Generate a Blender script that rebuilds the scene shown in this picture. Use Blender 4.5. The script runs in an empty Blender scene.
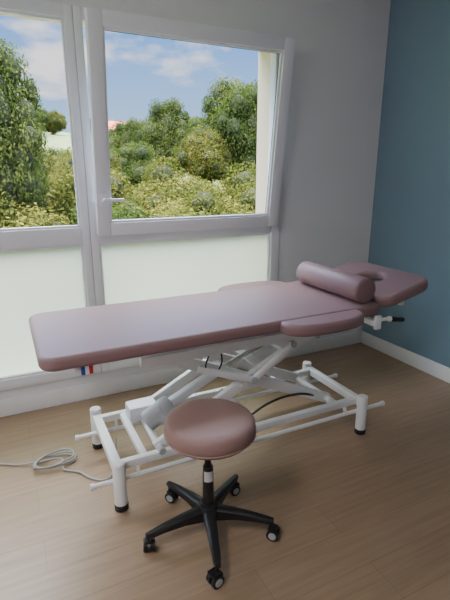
import bpy, bmesh, math, random
import numpy as np
from mathutils import Vector, Matrix, Euler
random.seed(7); rng=np.random.default_rng(7)
C=bpy.context.scene.collection
R=math.radians

# ---------------- materials ----------------
def newmat(name):
    m=bpy.data.materials.new(name); m.use_nodes=True
    nt=m.node_tree; nt.nodes.clear()
    out=nt.nodes.new('ShaderNodeOutputMaterial')
    return m,nt,out
def pmat(name,col,rough=0.5,metal=0.0,nscale=0,namt=0.0,bump=0.0,bscale=200,spec=0.5,coat=0.0):
    m,nt,out=newmat(name)
    b=nt.nodes.new('ShaderNodeBsdfPrincipled')
    b.inputs['Base Color'].default_value=(*col,1); b.inputs['Roughness'].default_value=rough
    b.inputs['Metallic'].default_value=metal; b.inputs['Specular IOR Level'].default_value=spec
    b.inputs['Coat Weight'].default_value=coat
    tc=nt.nodes.new('ShaderNodeTexCoord')
    if nscale:
        n=nt.nodes.new('ShaderNodeTexNoise'); n.inputs['Scale'].default_value=nscale; n.inputs['Detail'].default_value=4
        nt.links.new(tc.outputs['Object'],n.inputs['Vector'])
        mx=nt.nodes.new('ShaderNodeMix'); mx.data_type='RGBA'
        mx.inputs[6].default_value=(*[c*(1-namt) for c in col],1); mx.inputs[7].default_value=(*[min(1,c*(1+namt)) for c in col],1)
        nt.links.new(n.outputs['Fac'],mx.inputs[0]); nt.links.new(mx.outputs[2],b.inputs['Base Color'])
    if bump:
        n2=nt.nodes.new('ShaderNodeTexNoise'); n2.inputs['Scale'].default_value=bscale; n2.inputs['Detail'].default_value=3
        nt.links.new(tc.outputs['Object'],n2.inputs['Vector'])
        bp=nt.nodes.new('ShaderNodeBump'); bp.inputs['Strength'].default_value=bump; bp.inputs['Distance'].default_value=0.002
        nt.links.new(n2.outputs['Fac'],bp.inputs['Height']); nt.links.new(bp.outputs['Normal'],b.inputs['Normal'])
    nt.links.new(b.outputs[0],out.inputs[0])
    return m
M_vinyl=pmat('mauve_vinyl',(0.265,0.160,0.165),0.48,nscale=3,namt=0.04,bump=0.25,bscale=350,spec=0.4)
M_vinyl2=pmat('mauve_vinyl_stool',(0.315,0.19,0.178),0.5,nscale=3,namt=0.04,bump=0.25,bscale=350,spec=0.4)
M_steel=pmat('white_powdercoat',(0.84,0.85,0.88),0.3,nscale=6,namt=0.02)
M_pvc=pmat('white_pvc',(0.82,0.84,0.91),0.35,nscale=2,namt=0.02)
M_gray=pmat('grey_plastic',(0.45,0.47,0.50),0.5,nscale=5,namt=0.03)
M_black=pmat('black_plastic',(0.012,0.012,0.014),0.4,nscale=20,namt=0.1)
M_rubber=pmat('black_rubber',(0.02,0.02,0.02),0.7,nscale=20,namt=0.1)
M_chrome=pmat('chrome',(0.6,0.6,0.62),0.2,metal=1.0)
M_wall=pmat('wall_paint_white',(0.76,0.76,0.80),0.75,nscale=2,namt=0.02,bump=0.2,bscale=150)
M_blue=pmat('wall_paint_blue',(0.18,0.275,0.355),0.7,nscale=2,namt=0.03,bump=0.2,bscale=150)
M_ceil=pmat('ceiling_paint',(0.8,0.8,0.8),0.8,nscale=2,namt=0.02)
M_skirt=pmat('baseboard_white',(0.84,0.84,0.87),0.4,nscale=2,namt=0.02)
M_cream=pmat('render_cream',(0.62,0.53,0.38),0.8,nscale=30,namt=0.06)
M_cable=pmat('cable_grey',(0.42,0.43,0.43),0.5,nscale=20,namt=0.05)
M_whitewall=pmat('house_white',(0.8,0.78,0.74),0.8,nscale=2,namt=0.03)
M_roof=pmat('roof_tile',(0.50,0.10,0.045),0.8,nscale=4,namt=0.2)
M_tri=[pmat('flag_blue',(0.02,0.06,0.35),0.5,nscale=5,namt=.02),pmat('flag_white',(0.8,0.8,0.8),0.5,nscale=5,namt=.02),pmat('flag_red',(0.55,0.02,0.03),0.5,nscale=5,namt=.02)]
M_label=pmat('paper_label',(0.75,0.75,0.75),0.6,nscale=5,namt=.03)
M_fill,_nt,_o=newmat('fill_panel_glow')  # glow for the added fill panel on the ceiling
_e=_nt.nodes.new('ShaderNodeEmission'); _e.inputs[0].default_value=(1,0.96,0.92,1); _e.inputs[1].default_value=1.0
_nt.links.new(_e.outputs[0],_o.inputs[0])

# floor planks (run along X)
M_floor,nt,out=newmat('vinyl_plank_floor')
tc=nt.nodes.new('ShaderNodeTexCoord')
br=nt.nodes.new('ShaderNodeTexBrick'); br.offset=0.37; br.inputs['Scale'].default_value=1.0
br.inputs['Brick Width'].default_value=1.2; br.inputs['Row Height'].default_value=0.18
br.inputs['Mortar Size'].default_value=0.0010; br.inputs['Mortar Smooth'].default_value=0.2; br.inputs['Bias'].default_value=0
br.inputs['Color1'].default_value=(0.35,0.240,0.160,1); br.inputs['Color2'].default_value=(0.32,0.217,0.143,1); br.inputs['Mortar'].default_value=(0.20,0.135,0.09,1)
nt.links.new(tc.outputs['Object'],br.inputs['Vector'])
mp=nt.nodes.new('ShaderNodeMapping'); mp.inputs['Scale'].default_value=(1.6,28,1)
nt.links.new(tc.outputs['Object'],mp.inputs['Vector'])
n=nt.nodes.new('ShaderNodeTexNoise'); n.inputs['Scale'].default_value=1.6; n.inputs['Detail'].default_value=6; n.inputs['Distortion'].default_value=0.6
nt.links.new(mp.outputs[0],n.inputs['Vector'])
rp=nt.nodes.new('ShaderNodeMapRange'); rp.inputs[1].default_value=0.3; rp.inputs[2].default_value=0.7; rp.inputs[3].default_value=0.87; rp.inputs[4].default_value=1.12
nt.links.new(n.outputs['Fac'],rp.inputs[0])
mul=nt.nodes.new('ShaderNodeVectorMath'); mul.operation='SCALE'
nt.links.new(br.outputs['Color'],mul.inputs[0]); nt.links.new(rp.outputs[0],mul.inputs['Scale'])
b=nt.nodes.new('ShaderNodeBsdfPrincipled'); b.inputs['Roughness'].default_value=0.38
nt.links.new(mul.outputs[0],b.inputs['Base Color']); nt.links.new(b.outputs[0],out.inputs[0])

# clear glass
M_glass,nt,out=newmat('clear_glass')
t=nt.nodes.new('ShaderNodeBsdfTransparent'); t.inputs[0].default_value=(0.97,0.98,0.98,1)
g=nt.nodes.new('ShaderNodeBsdfGlossy'); g.inputs['Roughness'].default_value=0.02
mx=nt.nodes.new('ShaderNodeMixShader'); mx.inputs[0].default_value=0.02
nt.links.new(t.outputs[0],mx.inputs[1]); nt.links.new(g.outputs[0],mx.inputs[2]); nt.links.new(mx.outputs[0],out.inputs[0])
# frosted glass
M_frost,nt,out=newmat('frosted_glass')
tc=nt.nodes.new('ShaderNodeTexCoord'); n=nt.nodes.new('ShaderNodeTexNoise'); n.inputs['Scale'].default_value=1.3; n.inputs['Detail'].default_value=1
nt.links.new(tc.outputs['Object'],n.inputs['Vector'])
cr=nt.nodes.new('ShaderNodeMix'); cr.data_type='RGBA'; cr.inputs[6].default_value=(0.55,0.58,0.49,1); cr.inputs[7].default_value=(0.64,0.64,0.55,1)
nt.links.new(n.outputs['Fac'],cr.inputs[0])
t=nt.nodes.new('ShaderNodeBsdfTranslucent'); nt.links.new(cr.outputs[2],t.inputs[0])
g=nt.nodes.new('ShaderNodeBsdfGlossy'); g.inputs['Roughness'].default_value=0.25
mx=nt.nodes.new('ShaderNodeMixShader'); mx.inputs[0].default_value=0.04
nt.links.new(t.outputs[0],mx.inputs[1]); nt.links.new(g.outputs[0],mx.inputs[2]); nt.links.new(mx.outputs[0],out.inputs[0])

def leafmat(name,c1,c2,c3):
    m,nt,out=newmat(name)
    at=nt.nodes.new('ShaderNodeAttribute'); at.attribute_name='rnd'
    cr=nt.nodes.new('ShaderNodeValToRGB')
    e=cr.color_ramp.elements; e[0].color=(*c1,1); e[1].color=(*c3,1); e[0].position=0; e[1].position=1
    k=e.new(0.55); k.color=(*c2,1)
    nt.links.new(at.outputs['Fac'],cr.inputs[0])
    d=nt.nodes.new('ShaderNodeBsdfDiffuse'); t=nt.nodes.new('ShaderNodeBsdfTranslucent')
    nt.links.new(cr.outputs[0],d.inputs[0]); nt.links.new(cr.outputs[0],t.inputs[0])
    mx=nt.nodes.new('ShaderNodeMixShader'); mx.inputs[0].default_value=0.35
    nt.links.new(d.outputs[0],mx.inputs[1]); nt.links.new(t.outputs[0],mx.inputs[2]); nt.links.new(mx.outputs[0],out.inputs[0])
    return m
M_leafA=leafmat('leaves_olive',(0.032,0.042,0.008),(0.075,0.088,0.017),(0.20,0.18,0.045))
M_leafB=leafmat('leaves_green',(0.020,0.036,0.008),(0.045,0.070,0.016),(0.11,0.13,0.035))
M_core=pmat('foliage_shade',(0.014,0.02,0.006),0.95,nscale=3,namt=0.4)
M_grass=pmat('meadow',(0.10,0.13,0.04),0.95,nscale=0.4,namt=0.4)

# ---------------- helpers ----------------
def empty(name,loc=(0,0,0)):
    e=bpy.data.objects.new(name,None); e.location=loc; e.empty_display_size=0.1; C.objects.link(e); return e
def fin(name,bm,mat,parent=None,smooth=None):
    me=bpy.data.meshes.new(name); bm.to_mesh(me); bm.free()
    if smooth is not None:
        for p in me.polygons: p.use_smooth=True
        me.set_sharp_from_angle(angle=R(smooth))
    ob=bpy.data.objects.new(name,me); C.objects.link(ob)
    if mat: me.materials.append(mat)
    if parent:
        ob.parent=parent; ob.matrix_parent_inverse=Matrix.Translation(-Vector(parent.location))
    return ob
def bx(bm,x0,x1,y0,y1,z0,z1,bev=0,M=None):
    r=bmesh.ops.create_cube(bm,size=1)
    vs=r['verts']
    for v in vs:
        v.co=Vector(((x0+x1)/2+v.co.x*(x1-x0),(y0+y1)/2+v.co.y*(y1-y0),(z0+z1)/2+v.co.z*(z1-z0)))
        if M is not None: v.co=M@v.co
    if bev:
        es=list({e for v in vs for e in v.link_edges})
        bmesh.ops.bevel(bm,geom=es,offset=bev,segments=2,affect='EDGES',profile=0.5)
def box(name,x0,x1,y0,y1,z0,z1,mat,parent=None,bev=0,M=None):
    bm=bmesh.new(); bx(bm,x0,x1,y0,y1,z0,z1,bev,M); return fin(name,bm,mat,parent,40 if bev else None)
def frame_for(p1,p2,up=Vector((0,0,1))):
    p1=Vector(p1);p2=Vector(p2);d=(p2-p1).normalized()
    if abs(d.dot(up))>0.99: up=Vector((0,1,0))
    s=up.cross(d).normalized(); u=d.cross(s).normalized()
    M=Matrix((( d.x,s.x,u.x,p1.x),(d.y,s.y,u.y,p1.y),(d.z,s.z,u.z,p1.z),(0,0,0,1)))
    return M,(p2-p1).length
def bar(bm,p1,p2,w,h,bev=0.004,ext=0):
    M,L=frame_for(p1,p2); bx(bm,-ext,L+ext,-w/2,w/2,-h/2,h/2,bev,M)
def cyl(bm,p1,p2,r1,r2=None,seg=24,caps=True):
    r2=r1 if r2 is None else r2
    M,L=frame_for(p1,p2)
    a=[];b_=[]
    for i in range(seg):
        t=2*math.pi*i/seg
        a.append(bm.verts.new(M@Vector((0,r1*math.cos(t),r1*math.sin(t)))))
        b_.append(bm.verts.new(M@Vector((L,r2*math.cos(t),r2*math.sin(t)))))
    for i in range(seg):
        j=(i+1)%seg; bm.faces.new((a[i],b_[i],b_[j],a[j]))
    if caps: bm.faces.new(a); bm.faces.new(b_[::-1])
    bmesh.ops.recalc_face_normals(bm,faces=bm.faces)
def lathe(bm,prof,c,seg=48,M=None):
    rings=[]
    for r,z in prof:
        ring=[]
        for i in range(seg):
            t=2*math.pi*i/seg
            v=Vector((r*math.cos(t),r*math.sin(t),z))
            if M is not None: v=M@v
            ring.append(bm.verts.new(Vector(c)+v))
        rings.append(ring)
    for a,b_ in zip(rings,rings[1:]):
        for i in range(seg):
            j=(i+1)%seg; bm.faces.new((a[i],a[j],b_[j],b_[i]))
    bm.faces.new(rings[0][::-1]); bm.faces.new(rings[-1])
    bmesh.ops.recalc_face_normals(bm,faces=bm.faces)
def tube(name,pts,r,mat,parent=None,res=3,cyc=False):
    cu=bpy.data.curves.new(name,'CURVE'); cu.dimensions='3D'; cu.bevel_depth=r; cu.bevel_resolution=res; cu.resolution_u=8; cu.use_fill_caps=True
    s=cu.splines.new('BEZIER'); s.bezier_points.add(len(pts)-1); s.use_cyclic_u=cyc
    for q,pnt in zip(pts,s.bezier_points):
        pnt.co=q; pnt.handle_left_type='AUTO'; pnt.handle_right_type='AUTO'
    ob=bpy.data.objects.new(name,cu); C.objects.link(ob)
    return tomesh(ob,name,mat,parent)
def tomesh(ob,name,mat,parent,smooth=60):
    bpy.context.view_layer.update()
    dg=bpy.context.evaluated_depsgraph_get()
    me=bpy.data.meshes.new_from_object(ob.evaluated_get(dg)); 
    M=ob.matrix_world.copy(); bpy.data.objects.remove(ob)
    me.transform(M); me.materials.clear(); me.materials.append(mat)
    for p in me.polygons: p.use_smooth=True
    me.set_sharp_from_angle(angle=R(smooth))
    o=bpy.data.objects.new(name,me); C.objects.link(o)
    if parent:
        o.parent=parent; o.matrix_parent_inverse=Matrix.Translation(-Vector(parent.location))
    return o
def rrect(x0,x1,y0,y1,r,n=8):
    pts=[]
    for cx,cy,a0 in ((x1-r,y1-r,0),(x0+r,y1-r,90),(x0+r,y0+r,180),(x1-r,y0+r,270)):
        for i in range(n+1):
            t=R(a0+90*i/n); pts.append((cx+r*math.cos(t),cy+r*math.sin(t)))
    return pts
def cushion(name,loops,z0,z1,bev,mat,parent,M=None):
    cu=bpy.data.curves.new(name,'CURVE'); cu.dimensions='2D'; cu.fill_mode='BOTH'
    cu.bevel_depth=bev; cu.bevel_resolution=5; cu.extrude=(z1-z0)/2-bev; cu.offset=-bev
    for L in loops:
        s=cu.splines.new('POLY'); s.points.add(len(L)-1); s.use_cyclic_u=True
        for (x,y),p in zip(L,s.points): p.co=(x,y,0,1)
    ob=bpy.data.objects.new(name,cu); C.objects.link(ob)
    T=Matrix.Translation((0,0,(z0+z1)/2))
    ob.matrix_world=(M@T) if M is not None else T
    return tomesh(ob,name,mat,parent,50)

# ---------------- room ----------------
YW=3.043; XW=2.946; XL=-1.7; YB=-2.2; HC=2.95
OX0,OX1,OZ0,OZ1=-1.45,1.967,0.19,2.48
box('floor',XL-0.2,XW+0.2,YB-0.2,YW+0.02,-0.15,0,M_floor)
box('ceiling',XL-0.2,XW+0.2,YB-0.2,YW+0.36,HC,HC+0.2,M_ceil)
bm=bmesh.new()
for q in ((OX1,XW+0.2,0,HC),(XL-0.2,OX0,0,HC),(OX0,OX1,OZ1,HC),(OX0,OX1,0,OZ0)):
    bx(bm,q[0],q[1],YW,YW+0.14,q[2],q[3])
fin('wall_back',bm,M_wall)
bm=bmesh.new()
for q in ((OX1,XW+0.2,-3,HC),(XL-0.2,OX0,-3,HC),(OX0,OX1,OZ1,HC),(OX0,OX1,-3,OZ0)):
    bx(bm,q[0],q[1],YW+0.14,YW+0.36,q[2],q[3])
fin('wall_exterior',bm,M_cream)
box('wall_right',XW,XW+0.2,YB-0.2,YW,0,HC,M_blue)
box('wall_left',XL-0.2,XL,YB-0.2,YW,0,HC,M_wall)
box('wall_front',XL,XW,YB-0.2,YB,0,HC,M_wall)
box('baseboard_back',XL,XW,YW-0.014,YW,0,0.118,M_skirt,bev=0.004)
box('baseboard_right',XW-0.014,XW,YB,YW-0.014,0,0.118,M_skirt,bev=0.004)
box('baseboard_left',XL,XL+0.014,YB,YW-0.014,0,0.118,M_skirt,bev=0.004)
box('baseboard_front',XL+.014,XW-.014,YB,YB+0.014,0,0.118,M_skirt,bev=0.004)
LX,LY=-1.05,0.4
lp=empty('added_fill_panel',(LX,LY,HC))  # unseen panel added to brighten the interior, not a known fixture
box('fill_panel_housing',LX-.35,LX+.35,LY-.6,LY+.6,HC-0.03,HC,M_steel,lp)
box('fill_panel_face',LX-.32,LX+.32,LY-.57,LY+.57,HC-0.034,HC-0.03,M_fill,lp)

# ---------------- windows ----------------
YF0,YF1=YW-0.022,YW+0.06
w1=empty('window_1',(-0.5,YW,1.3)); w2=empty('window_2',(1.26,YW,1.3))
def rails(bm,x0,x1,z0,z1,w,y0,y1,bev=0.006):
    wl,wr,wb,wt=w
    bx(bm,x0,x0+wl,y0,y1,z0,z1,bev); bx(bm,x1-wr,x1,y0,y1,z0,z1,bev)
    bx(bm,x0+wl,x1-wr,y0,y1,z0,z0+wb,bev); bx(bm,x0+wl,x1-wr,y0,y1,z1-wt,z1,bev)
def beads(bm,x0,x1,z0,z1,y0,y1,w=0.014):
    rails(bm,x0,x1,z0,z1,(w,)*4,y0,y1,0.003)
TR0,TR1=1.105,1.215
for (root,x0,x1,wr) in ((w1,OX0,0.508,0.05),(w2,0.512,OX1,0.075)):
    bm=bmesh.new(); rails(bm,x0,x1,OZ0,OZ1,(0.05,wr,0.07,0.07),YF0,YF1)
    bx(bm,x0+0.05,x1-wr,YF0,YF1,TR0,TR1,0.006)
    beads(bm,x0+0.05,x1-wr,OZ0+0.07,TR0,YF0+0.012,YF0+0.04)
    if root is w1: beads(bm,x0+0.05,x1-wr,TR1,OZ1-0.07,YF0+0.012,YF0+0.04)
    fin('frame',bm,M_pvc,root,40)
    box('pane_frosted',x0+0.055,x1-wr-0.005,YF0+0.03,YF0+0.036,OZ0+0.075,TR0-0.005,M_frost,root)
    if root is w1: box('pane_clear',x0+0.055,x1-wr-0.005,YF0+0.03,YF0+0.036,TR1+0.005,OZ1-0.075,M_glass,root)
box('gasket',0.506,0.514,YF0+0.004,YF1-0.01,OZ0,OZ1,M_gray,w1)
SX0,SX1,SZ0,SZ1=0.548,1.904,1.165,2.43
hy=YF0-0.03
Ms=Matrix.Translation((0,hy,SZ0))@Matrix.Rotation(R(7.0),4,'X')
bm=bmesh.new()
Hs=SZ1-SZ0
def sb(x0,x1,y0,y1,z0,z1,bev=0.006): bx(bm,x0,x1,y0,y1,z0,z1,bev,Ms)
sb(SX0,SX0+0.082,-0.035,0.03,0,Hs); sb(SX1-0.082,SX1,-0.035,0.03,0,Hs)
sb(SX0+0.082,SX1-0.082,-0.035,0.03,0,0.082); sb(SX0+0.082,SX1-0.082,-0.035,0.03,Hs-0.082,Hs)
a0,a1,b0,b1=SX0+0.082,SX1-0.082,0.082,Hs-0.082
for q in ((a0,a0+.014,b0,b1),(a1-.014,a1,b0,b1),(a0+.014,a1-.014,b0,b0+.014),(a0+.014,a1-.014,b1-.014,b1)):
    sb(q[0],q[1],-0.022,0.0,q[2],q[3],0.003)
fin('tilted_sash',bm,M_pvc,w2,40)
box('sash_pane',a0+.003,a1-.003,0.0,0.006,b0+.003,b1-.003,M_glass,w2,0,Ms)
bm=bmesh.new()
rails(bm,a0+.013,a1-.013,b0+.013,b1-.013,(.004,)*4,-0.004,-0.001,0)
for v in bm.verts: v.co=Ms@v.co
for q in ((SX0+.01,SX0+.018,.02,Hs-.02),(SX1-.018,SX1-.01,.02,Hs-.02)): bx(bm,q[0],q[1],0.03,0.036,q[2],q[3],0,Ms)
bx(bm,SX0+.02,SX1-.02,0.03,0.036,.01,.018,0,Ms); bx(bm,SX0+.02,SX1-.02,0.03,0.036,Hs-.018,Hs-.01,0,Ms)
fin('sash_seal',bm,M_black,w2)
bm=bmesh.new(); bx(bm,SX0+.03,SX0+.058,-0.05,-0.035,0.20,0.27,0.004,Ms)
bx(bm,SX0+.034,SX0+.054,-0.075,-0.05,0.225,0.245,0.004,Ms); bx(bm,SX0+.034,SX0+.165,-0.085,-0.068,0.224,0.246,0.005,Ms)
fin('sash_handle',bm,M_steel,w2,40)
bm=bmesh.new(); bar(bm,(SX1-0.03,YF0+0.01,2.38),(SX1-0.03,2.89,2.36),0.006,0.014,0.001)
fin('stay_arm',bm,M_chrome,w2)

# ---------------- treatment table ----------------
tb=empty('treatment_table',(1.1,2.12,0))
H=0.845; YA,YZ=1.775,2.475; YC=(YA+YZ)/2
cushion('main_cushion',[rrect(0.064,1.87,YA,YZ,0.07)],H-0.062,H,0.022,M_vinyl,tb)
Mh=Matrix.Translation((1.885,0,H-0.014))@Matrix.Rotation(R(-13.5),4,'Y')
ol=[]
for (x,y) in rrect(0.0,0.40,YA+0.01,YZ-0.01,0.10): ol.append((x,y))
hole=[]
for i in range(40):
    t=2*math.pi*i/40
    hole.append((0.225+0.075*math.cos(t),YC+0.095*math.sin(t)*(1-0.25*math.cos(t))))
cushion('head_cushion',[ol,hole[::-1]],-0.035,0.035,0.026,M_vinyl,tb,Mh)
def wing(sgn,name):
    ye=YA if sgn<0 else YZ
    pts=[]
    for i in range(33):
        t=math.pi*i/32
        x=1.43+0.25*math.copysign(abs(math.cos(t))**0.75,math.cos(t)); y=ye+sgn*0.13*abs(math.sin(t))**0.8
        pts.append((x,y))
    if sgn<0: pts=pts[::-1]
    ys=ye-sgn*0.02
    a=pts[0][0]; c=pts[-1][0]
    pts=pts+[(c,ys),(a,ys)]
    cushion(name,[pts],H-0.064,H-0.002,0.022,M_vinyl,tb)
wing(-1,'arm_rest_near'); wing(1,'arm_rest_far')
# upper frame
bm=bmesh.new()
UZ=H-0.085
for y in (YC-0.22,YC+0.22): bar(bm,(0.28,y,UZ),(1.80,y,UZ),0.03,0.045)
for x in (0.30,0.80,1.30,1.78): bar(bm,(x,YC-0.22,UZ),(x,YC+0.22,UZ),0.04,0.04)
bx(bm,0.16,1.84,YA+0.05,YZ-0.05,H-0.068,H-0.06,0)
bx(bm,0.20,0.235,YA+0.03,YZ-0.03,H-0.095,H-0.068,0.004)
for y in (YC-0.22,YC+0.22):
    bar(bm,(0.50,y,UZ-0.055),(1.62,y,UZ-0.055),0.035,0.05)
    bar(bm,(1.22,y-0.0,UZ-0.05),(1.34,y,UZ-0.13),0.03,0.05)
for y in (YA+0.03,YZ-0.03):
    for x in (1.28,1.56): bar(bm,(x,YC+(-0.2 if y<YC else 0.2),H-0.08),(x,y+(-0.06 if y<YC else 0.06),H-0.08),0.03,0.012,0.002)
fin('upper_frame',bm,M_steel,tb,40)
bm=bmesh.new()
for y in (YC-0.16,YC+0.16):
    bar(bm,(1.80,y,UZ),(2.20,y,UZ+0.085),0.025,0.03)
bar(bm,(2.08,YA+0.06,UZ+0.05),(2.08,YZ-0.06,UZ+0.05),0.03,0.03)
bar(bm,(1.84,YA+0.1,UZ-0.03),(1.84,YA+0.02,UZ-0.03),0.035,0.035)
bx(bm,1.82,1.86,YA+0.0,YA+0.02,UZ-0.06,UZ+0.02,0.003)
cyl(bm,(1.86,YA+0.02,UZ-0.01),(1.93,YA+0.02,UZ-0.015),0.011)
cyl(bm,(1.93,YA+0.02,UZ-0.015),(1.945,YA+0.02,UZ-0.017),0.016)
fin('head_bracket',bm,M_steel,tb,40)
bm=bmesh.new(); lathe(bm,[(0.010,0),(0.014,0.01),(0.015,0.04),(0.013,0.07),(0.015,0.10),(0.010,0.115)],(1.94,YA+0.02,UZ-0.017),20,Matrix.Rotation(R(100),3,'Y'))
fin('adjusting_grip',bm,M_black,tb,50)
# lower frame
FX0,FX1,FY0,FY1=0.355,1.84,1.845,2.41
bm=bmesh.new()
bmf=bmesh.new(); 
for x in (FX0,FX1):
    for y in (FY0,FY1):
        lathe(bm,[(0.026,0.03),(0.031,0.034),(0.031,0.245),(0.028,0.252),(0.018,0.256)],(x,y,0),28)
        lathe(bmf,[(0.028,0.0),(0.033,0.004),(0.033,0.028),(0.028,0.032)],(x,y,0),28)
for y in (FY0,FY1): bar(bm,(FX0,y+(0.05 if y==FY0 else -0.05),0.205),(FX1,y+(0.05 if y==FY0 else -0.05),0.205),0.035,0.04)
for x in (FX0,FX1): bar(bm,(x,FY0,0.205),(x,FY1,0.205),0.045,0.045)
bar(bm,(FX1-0.16,FY0+.05,0.205),(FX1-0.16,FY1-.05,0.205),0.035,0.035)
bar(bm,(FX0+0.14,FY0+.05,0.205),(FX0+0.14,FY1-.05,0.205),0.035,0.035)
fin('base_frame',bm,M_steel,tb,40); fin('rubber_feet',bmf,M_rubber,tb,40)
# foot control bars
bm=bmesh.new(); bmr=bmesh.new()
for y,yy in ((FY0+0.03,FY0+0.05),(FY1-0.08,FY1-0.05)):
    cyl(bm,(FX0-0.115,y,0.14),(FX1+0.19,y,0.14),0.012)
    for x in (FX0-0.13,FX1+0.19): cyl(bmr,(x,y,0.14),(x+0.018,y,0.14),0.016)
    for x in (FX0+0.10,FX1-0.10):
        bar(bm,(x,y,0.14),(x,yy,0.20),0.014,0.02,0.002)
fin('foot_control_bars',bm,M_steel,tb,40); fin('bar_end_caps',bmr,M_pvc,tb,40)
# scissor arms
bm=bmesh.new()
for y in (YC-0.185,YC+0.185):
    s=0.022 if y<YC else -0.022
    bar(bm,(0.58,y,0.225),(1.50,y,UZ-0.07),0.03,0.06,ext=0.02)
    bar(bm,(0.62,y+s*1.6,UZ-0.07),(1.66,y+s*1.6,0.225),0.03,0.06,ext=0.02)
cyl(bm,(1.06,YC-0.21,0.46),(1.06,YC+0.21,0.46),0.02)
cyl(bm,(0.58,YC-0.21,0.225),(0.58,YC+0.21,0.225),0.018)
cyl(bm,(1.66,YC-0.2,0.225),(1.66,YC+0.2,0.225),0.018)
cyl(bm,(1.50,YC-0.21,UZ-0.07),(1.50,YC+0.21,UZ-0.07),0.018)
cyl(bm,(0.62,YC-0.2,UZ-0.07),(0.62,YC+0.2,UZ-0.07),0.018)
cyl(bm,(1.32,YC-0.2,0.61),(1.32,YC+0.2,0.61),0.016)
bx(bm,1.18,1.24,YC-0.17,YC+0.17,0.50,0.515,0.002)
bar(bm,(0.80,YC-0.19,0.60),(1.10,YC-0.235,0.50),0.02,0.035,0.004)
bar(bm,(1.10,YC-0.235,0.50),(1.34,YC-0.235,0.66),0.016,0.035,0.004)
fin('scissor_arms',bm,M_steel,tb,40)
bm=bmesh.new()
for x,z in ((1.10,0.50),(0.58,0.225),(1.50,UZ-0.07),(1.34,0.66)):
    cyl(bm,(x,YC-0.212,z),(x,YC-0.25,z),0.018)
fin('pivot_bolts',bm,M_gray,tb,40)
# linear actuator: rounded motor + gearbox + spindle
bm=bmesh.new()
MM=Matrix.Rotation(R(63),3,'Y')
lathe(bm,[(0.02,0),(0.048,0.003),(0.056,0.012),(0.056,0.10),(0.060,0.104),(0.060,0.15),(0.050,0.165),(0.02,0.17)],(0.56,YC-0.03,0.275),36,MM)
bx(bm,0.62,0.72,YC-0.09,YC+0.04,0.27,0.33,0.015)
fin('motor_housing',bm,M_gray,tb,40)
bm=bmesh.new()
bx(bm,0.50,0.66,YC+0.06,YC+0.17,0.235,0.32,0.012)
bar(bm,(0.70,YC-0.02,0.35),(1.0,YC-0.02,0.49),0.05,0.05,0.012)
fin('control_box',bm,M_pvc,tb,40)
bm=bmesh.new(); cyl(bm,(1.0,YC-0.02,0.49),(1.32,YC-0.02,0.61),0.014)
fin('actuator_rod',bm,M_chrome,tb,40)
tube('motor_cable',[(0.90,YC-0.16,0.74),(0.86,YC-0.19,0.66),(0.84,YC-0.2,0.60),(0.88,YC-0.2,0.565),(0.93,YC-0.19,0.60),(0.94,YC-0.17,0.68),(0.96,YC-0.16,0.74)],0.004,M_black,tb)
tube('hand_lead',[(0.70,YC-0.07,0.33),(0.78,YC-0.11,0.33),(0.88,YC-0.13,0.38),(0.96,YC-0.15,0.44)],0.0045,M_cable,tb)
tube('arc_cable',[(1.12,YC-0.14,0.22),(1.25,YC-0.16,0.29),(1.4,YC-0.17,0.31),(1.55,YC-0.16,0.27),(1.62,YC-0.14,0.22)],0.007,M_black,tb)  # black cable bent in an arc under the table
for i in range(3):
    box('flag_tag_%d'%i,0.222+i*0.016,0.238+i*0.016,YA+0.02,YA+0.025,H-0.10,H-0.064,M_tri[i],tb)

# bolster
bo=empty('bolster_pillow',(1.77,YC,H+0.075))
bm=bmesh.new(); r=0.074; L=0.29
lathe(bm,[(0.02,-L),(r-0.014,-L),(r-0.004,-L+0.005),(r,-L+0.014),(r,L-0.014),(r-0.004,L-0.005),(r-0.014,L),(0.02,L)],(1.775,YC-0.01,H+0.075),48,Matrix.Rotation(R(90),3,'X'))
fin('bolster_body',bm,M_vinyl,bo,50)

# ---------------- stool ----------------
sx,sy=0.675,1.538
st=empty('rolling_stool',(sx,sy,0))
bm=bmesh.new(); DZ=0.024
prof=[(0.02,0.455),(0.165,0.455),(0.178,0.460),(0.187,0.471),(0.192,0.485),(0.193,0.505),(0.190,0.522),(0.184,0.532),(0.172,0.5395),(0.14,0.543),(0.08,0.5445),(0.02,0.545)]
lathe(bm,[(r_,z+DZ) for r_,z in prof],(sx+.012,sy,0),64); fin('seat',bm,M_vinyl2,st,45)
bm=bmesh.new(); lathe(bm,[(0.1925,0.476+DZ),(0.1952,0.479+DZ),(0.1925,0.482+DZ)],(sx+.012,sy,0),64); fin('seat_seam',bm,M_vinyl2,st,45)
bm=bmesh.new(); lathe(bm,[(0.05,0.446+DZ),(0.15,0.448+DZ),(0.16,0.456+DZ),(0.05,0.456+DZ)],(sx,sy,0),48)
lathe(bm,[(0.014,0.30),(0.014,0.455+DZ)],(sx,sy,0),24)
lathe(bm,[(0.02,0.09),(0.026,0.10),(0.025,0.20),(0.022,0.335),(0.019,0.34)],(sx,sy,0),28)
lathe(bm,[(0.025,0.07),(0.048,0.08),(0.05,0.125),(0.04,0.145),(0.026,0.15)],(sx,sy,0),28)
bar(bm,(sx,sy,0.435+DZ),(sx+0.17,sy-0.04,0.435+DZ),0.012,0.008,0.002)
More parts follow.
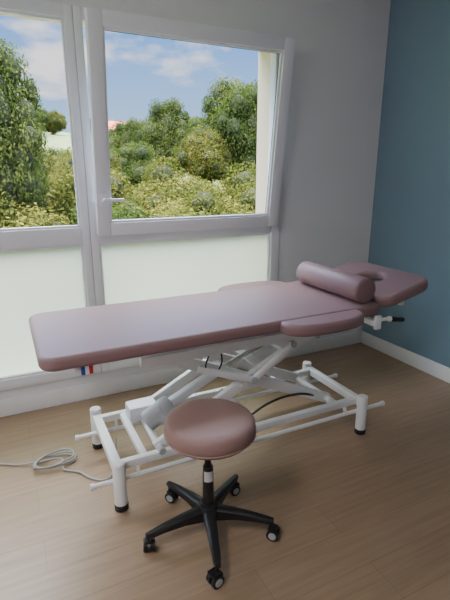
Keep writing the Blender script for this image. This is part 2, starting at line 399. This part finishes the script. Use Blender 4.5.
for k in range(5):
    a=R(37+72*k); ca,sa=math.cos(a),math.sin(a); na=Vector((-sa,ca,0))
    secs=[(0.03,0.026,0.075,0.135),(0.12,0.022,0.088,0.128),(0.22,0.018,0.086,0.112),(0.265,0.016,0.080,0.102),(0.29,0.011,0.084,0.098)]
    rings=[]
    for (d,w,z0,z1) in secs:
        c=Vector((sx+ca*d,sy+sa*d,0)); ring=[]
        for (s,z) in ((-1,z0),(1,z0),(1,z1-0.008),(0.6,z1),(-0.6,z1),(-1,z1-0.008)):
            ring.append(bm.verts.new(c+na*s*w+Vector((0,0,z))))
        rings.append(ring)
    for p,q in zip(rings,rings[1:]):
        for i in range(6): bm.faces.new((p[i],p[(i+1)%6],q[(i+1)%6],q[i]))
    bm.faces.new(rings[0]); bm.faces.new(rings[-1][::-1])
bmesh.ops.recalc_face_normals(bm,faces=bm.faces)
fin('column_and_base',bm,M_black,st,40)
bmw=bmesh.new(); bmh=bmesh.new()
for k in range(5):
    a=R(37+72*k); d=0.278
    c=Vector((sx+math.cos(a)*d,sy+math.sin(a)*d,0)); b2=a+R(60+50*k)
    ax=Vector((math.cos(b2),math.sin(b2),0)); tr=Vector((-ax.y,ax.x,0))
    cyl(bmw,c+Vector((0,0,0.05)),c+Vector((0,0,0.09)),0.008,seg=12)
    w=c+tr*0.012+Vector((0,0,0.027))
    for s in (-1,1):
        cyl(bmw,w+ax*s*0.006,w+ax*s*0.024,0.027,seg=28)
        cyl(bmh,w+ax*s*0.024,w+ax*s*0.0265,0.017,seg=24)
    bar(bmw,w-tr*0.02+Vector((0,0,0.026)),w+tr*0.018+Vector((0,0,0.026)),0.04,0.012,0.004)
fin('casters',bmw,M_black,st,40); fin('caster_caps',bmh,M_gray,st,40)
bm=bmesh.new()
seg=8
cc=[]
for i in range(seg+1):
    t=R(205+ i*90/seg); cc.append((bm.verts.new((sx+0.0265*math.cos(t),sy+0.0265*math.sin(t),0.27)),bm.verts.new((sx+0.0255*math.cos(t),sy+0.0255*math.sin(t),0.32))))
for p,q in zip(cc,cc[1:]): bm.faces.new((p[0],q[0],q[1],p[1]))
fin('column_label',bm,M_label,st)

# ---------------- floor cable ----------------
pts=[(0.42,2.2,0.16),(0.38,2.12,0.03),(0.335,2.086,0.008),(0.27,2.12,0.008),(0.22,2.2,0.008)]
cx,cy=0.108,2.36
for i in range(22):
    t=i*R(52)-1.2; rr=0.075+0.018*math.sin(i*1.7)
    pts.append((cx+rr*1.2*math.cos(t),cy+rr*0.95*math.sin(t),0.008+0.0013*i))
pts+= [(0.02,2.38,0.02),(-0.08,2.42,0.008),(-0.168,2.475,0.008),(-0.5,2.6,0.008),(-1.3,2.7,0.008),(-1.68,2.72,0.02)]
tube('power_cable',pts,0.005,M_cable,None)

# ---------------- outdoors ----------------
def hgt(x,y):
    return -2.6+ max(0,y-12)*0.02+ 15.0*(1/(1+math.exp(-(y-95)/22)))*(1-0.15*math.sin(x*0.02))
bm=bmesh.new(); gx=np.linspace(-120,220,60); gy=np.linspace(YW+0.5,300,60)
grid=[[bm.verts.new((x,y,hgt(x,y)+0.3*math.sin(x*.3)*math.cos(y*.2))) for x in gx] for y in gy]
for j in range(59):
    for i in range(59): bm.faces.new((grid[j][i],grid[j][i+1],grid[j+1][i+1],grid[j+1][i]))
fin('ground_outside',bm,M_grass,None,80)

def foliage_mesh(name,nblob,nleaf,leaf,mat,flat=1.0,trunk=True,seed=1,rmin=0.12,rmax=0.27):
    g=np.random.default_rng(seed)
    cs=[];rs=[]
    for i in range(nblob):
        d=g.normal(size=3); d/=np.linalg.norm(d); 
        rad=g.uniform(0.3,0.86)
        cs.append(d*rad*np.array([1,1,flat])); rs.append(g.uniform(rmin,rmax)*(1.5 if rad<0.5 else 1))
    cs=np.array(cs); rs=np.array(rs)
    w=rs**2; k=g.choice(nblob,nleaf,p=w/w.sum())
    d=g.normal(size=(nleaf,3)); d/=np.linalg.norm(d,axis=1)[:,None]
    P=cs[k]+d*(rs[k]*g.uniform(0.72,1.25,nleaf))[:,None]
    keep=np.ones(nleaf,bool)
    for c,r_ in zip(cs,rs): keep&=(np.linalg.norm(P-c,axis=1)>0.68*r_)
    P=P[keep]; d=d[keep]; k=k[keep]; n=len(P)
    nrm=d+g.normal(size=(n,3))*0.6+np.array([0,0,0.3]); nrm/=np.linalg.norm(nrm,axis=1)[:,None]
    rnd=g.normal(size=(n,3)); u=np.cross(nrm,rnd); u/=np.linalg.norm(u,axis=1)[:,None]; v=np.cross(nrm,u)
    s=leaf*g.uniform(0.5,1.4,n)[:,None]
    V=np.stack([P-u*s, P-v*s*0.5, P+u*s, P+v*s*0.5],axis=1).reshape(-1,3)
    F=np.arange(4*n).reshape(n,4)
    ico=bmesh.new(); 
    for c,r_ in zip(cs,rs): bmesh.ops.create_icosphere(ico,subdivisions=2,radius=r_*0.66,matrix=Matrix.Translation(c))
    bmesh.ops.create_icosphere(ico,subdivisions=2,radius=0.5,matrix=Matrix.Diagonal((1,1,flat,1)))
    if trunk: cyl(ico,(0,0,-1.7),(0,0,0),0.07,0.04,seg=10)
    for i,q in enumerate(ico.verts): q.index=i
    iv=[tuple(q.co) for q in ico.verts]
    ifc=[[q.index for q in f.verts] for f in ico.faces]; ico.free()
    off=4*n
    verts=[tuple(x) for x in V]+iv
    faces=[tuple(x) for x in F.tolist()]+[tuple(i+off for i in f) for f in ifc]
    me=bpy.data.meshes.new(name); me.from_pydata(verts,[],faces)
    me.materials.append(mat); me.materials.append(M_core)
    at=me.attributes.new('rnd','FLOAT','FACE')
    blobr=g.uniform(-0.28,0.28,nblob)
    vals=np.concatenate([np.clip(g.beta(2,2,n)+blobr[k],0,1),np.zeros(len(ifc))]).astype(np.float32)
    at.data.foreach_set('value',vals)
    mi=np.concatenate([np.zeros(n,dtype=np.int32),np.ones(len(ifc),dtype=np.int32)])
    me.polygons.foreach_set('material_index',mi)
    me.update(); return me
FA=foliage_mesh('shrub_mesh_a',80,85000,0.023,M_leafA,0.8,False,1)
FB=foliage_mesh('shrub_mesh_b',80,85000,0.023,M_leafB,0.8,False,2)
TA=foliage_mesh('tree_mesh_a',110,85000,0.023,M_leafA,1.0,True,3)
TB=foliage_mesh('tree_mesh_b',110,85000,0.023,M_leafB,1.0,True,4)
SH=empty('woodland',(5,15,-2.6))
def put(me,name,x,y,z,s,sz=None,rot=None,parent=SH):
    o=bpy.data.objects.new(name,me); o.location=(x,y,z); o.scale=(s,s,sz or s); o.rotation_euler=(0,0,rot if rot is not None else random.uniform(0,6.28)); C.objects.link(o)
    if parent: o.parent=parent; o.matrix_parent_inverse=Matrix.Translation(-Vector(parent.location))
    return o
rr=random.Random(3)
for row,(y,top,step,sc) in enumerate(((9.5,0.2,2.0,1.9),(13,1.0,2.6,2.4),(18,2.0,3.4,3.1))):
    x=-8
    while x<y*1.15+6:
        s=sc*rr.uniform(0.8,1.2)
        put(FA if rr.random()<0.58 else FB,'shrub',x+rr.uniform(-.5,.5),y+rr.uniform(-.8,.8),top-s*0.8+rr.uniform(-.35,.35),s,s*0.95,rr.uniform(0,6.28))
        x+=step
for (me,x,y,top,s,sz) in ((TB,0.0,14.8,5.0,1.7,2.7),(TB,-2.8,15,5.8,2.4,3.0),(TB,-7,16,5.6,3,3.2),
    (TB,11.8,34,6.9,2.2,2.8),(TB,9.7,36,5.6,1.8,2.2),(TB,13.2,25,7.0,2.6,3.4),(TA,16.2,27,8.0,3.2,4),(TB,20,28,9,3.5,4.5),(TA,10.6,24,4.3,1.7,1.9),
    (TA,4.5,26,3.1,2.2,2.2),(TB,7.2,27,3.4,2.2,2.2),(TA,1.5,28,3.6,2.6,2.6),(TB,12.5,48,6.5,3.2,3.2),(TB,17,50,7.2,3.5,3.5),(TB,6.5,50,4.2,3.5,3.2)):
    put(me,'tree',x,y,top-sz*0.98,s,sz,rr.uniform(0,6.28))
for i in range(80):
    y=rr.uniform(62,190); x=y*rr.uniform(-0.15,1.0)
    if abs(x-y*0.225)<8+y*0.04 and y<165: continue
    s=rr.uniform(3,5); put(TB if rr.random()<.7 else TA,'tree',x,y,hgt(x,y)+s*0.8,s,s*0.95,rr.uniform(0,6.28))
# hillside house
hx,hyy=32.4,140.0; hz=hgt(hx,hyy)-0.9
hs=empty('house',(hx,hyy,hz))
box('walls',hx-4,hx+4,hyy,hyy+6,hz-2,hz+2.8,M_whitewall,hs)
bm=bmesh.new()
vs=[bm.verts.new(q) for q in ((hx-4.5,hyy-.5,hz+2.8),(hx+4.5,hyy-.5,hz+2.8),(hx+4.5,hyy+6.5,hz+2.8),(hx-4.5,hyy+6.5,hz+2.8),(hx-4.5,hyy+3,hz+5.4),(hx+4.5,hyy+3,hz+5.4))]
for f in ((0,1,5,4),(2,3,4,5),(0,4,3),(1,2,5),(0,3,2,1)): bm.faces.new([vs[i] for i in f])
fin('roof',bm,M_roof,hs)
box('window_dark',hx-2.5,hx-1.5,hyy-.05,hyy,hz+.6,hz+1.8,M_black,hs); box('door_dark',hx+1,hx+2,hyy-.05,hyy,hz-.2,hz+1.8,M_black,hs)

# ---------------- light ----------------
sd=bpy.data.lights.new('sun','SUN'); sd.energy=10.0; sd.angle=R(0.6); sd.color=(1,0.88,0.70)
so=bpy.data.objects.new('sun',sd); C.objects.link(so)
so.rotation_euler=Vector((0.75,0.75,-0.85)).to_track_quat('-Z','Y').to_euler()
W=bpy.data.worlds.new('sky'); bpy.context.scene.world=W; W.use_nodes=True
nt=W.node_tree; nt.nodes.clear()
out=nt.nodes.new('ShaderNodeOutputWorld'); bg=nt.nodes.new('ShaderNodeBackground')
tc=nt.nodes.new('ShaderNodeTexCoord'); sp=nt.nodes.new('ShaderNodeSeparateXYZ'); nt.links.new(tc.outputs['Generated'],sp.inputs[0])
cr=nt.nodes.new('ShaderNodeValToRGB'); e=cr.color_ramp.elements
e[0].position=0.0; e[0].color=(0.60,0.80,1.0,1); e[1].position=0.45; e[1].color=(0.16,0.38,0.95,1)
k=e.new(0.15); k.color=(0.36,0.60,1.0,1); k=e.new(0.30); k.color=(0.15,0.38,0.95,1); k=e.new(0.7); k.color=(0.90,0.95,1.0,1)
nt.links.new(sp.outputs['Z'],cr.inputs[0])
mp=nt.nodes.new('ShaderNodeMapping'); mp.inputs['Scale'].default_value=(2.2,2.2,6.0); mp.inputs['Location'].default_value=(0.35,0.2,0.1); nt.links.new(tc.outputs['Generated'],mp.inputs[0])
n=nt.nodes.new('ShaderNodeTexNoise'); n.inputs['Scale'].default_value=1.9; n.inputs['Detail'].default_value=7; n.inputs['Roughness'].default_value=0.55
nt.links.new(mp.outputs[0],n.inputs['Vector'])
cl=nt.nodes.new('ShaderNodeMapRange'); cl.inputs[1].default_value=0.53; cl.inputs[2].default_value=0.66; cl.inputs[3].default_value=0; cl.inputs[4].default_value=0.95
nt.links.new(n.outputs['Fac'],cl.inputs[0])
mx=nt.nodes.new('ShaderNodeMix'); mx.data_type='RGBA'; mx.inputs[7].default_value=(1.15,1.10,1.08,1)
nt.links.new(cl.outputs[0],mx.inputs[0]); nt.links.new(cr.outputs[0],mx.inputs[6])
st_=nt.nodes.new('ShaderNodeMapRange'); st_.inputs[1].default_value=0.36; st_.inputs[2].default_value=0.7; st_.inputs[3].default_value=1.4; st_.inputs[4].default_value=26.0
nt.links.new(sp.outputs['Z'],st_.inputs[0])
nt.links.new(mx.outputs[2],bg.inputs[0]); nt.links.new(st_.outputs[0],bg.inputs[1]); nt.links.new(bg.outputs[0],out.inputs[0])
al=bpy.data.lights.new('added_fill_light','AREA'); al.shape='RECTANGLE'; al.size=0.6; al.size_y=1.1; al.energy=44; al.color=(1,0.97,0.95)  # added fill light for the room, placed out of view
ao=bpy.data.objects.new('added_fill_light',al); C.objects.link(ao); ao.location=(LX,LY,HC-0.05)
ao.parent=lp; ao.matrix_parent_inverse=Matrix.Translation(-Vector(lp.location))

# ---------------- camera ----------------
cd=bpy.data.cameras.new('camera'); cd.sensor_fit='HORIZONTAL'; cd.sensor_width=36; cd.lens=36.0; cd.clip_end=1000
co=bpy.data.objects.new('camera',cd); C.objects.link(co); co.location=(0,0,1.55)
a=R(26.2); p=R(15.7)
fwd=Vector((math.sin(a)*math.cos(p),math.cos(a)*math.cos(p),-math.sin(p)))
co.rotation_euler=fwd.to_track_quat('-Z','Y').to_euler()
bpy.context.scene.camera=co
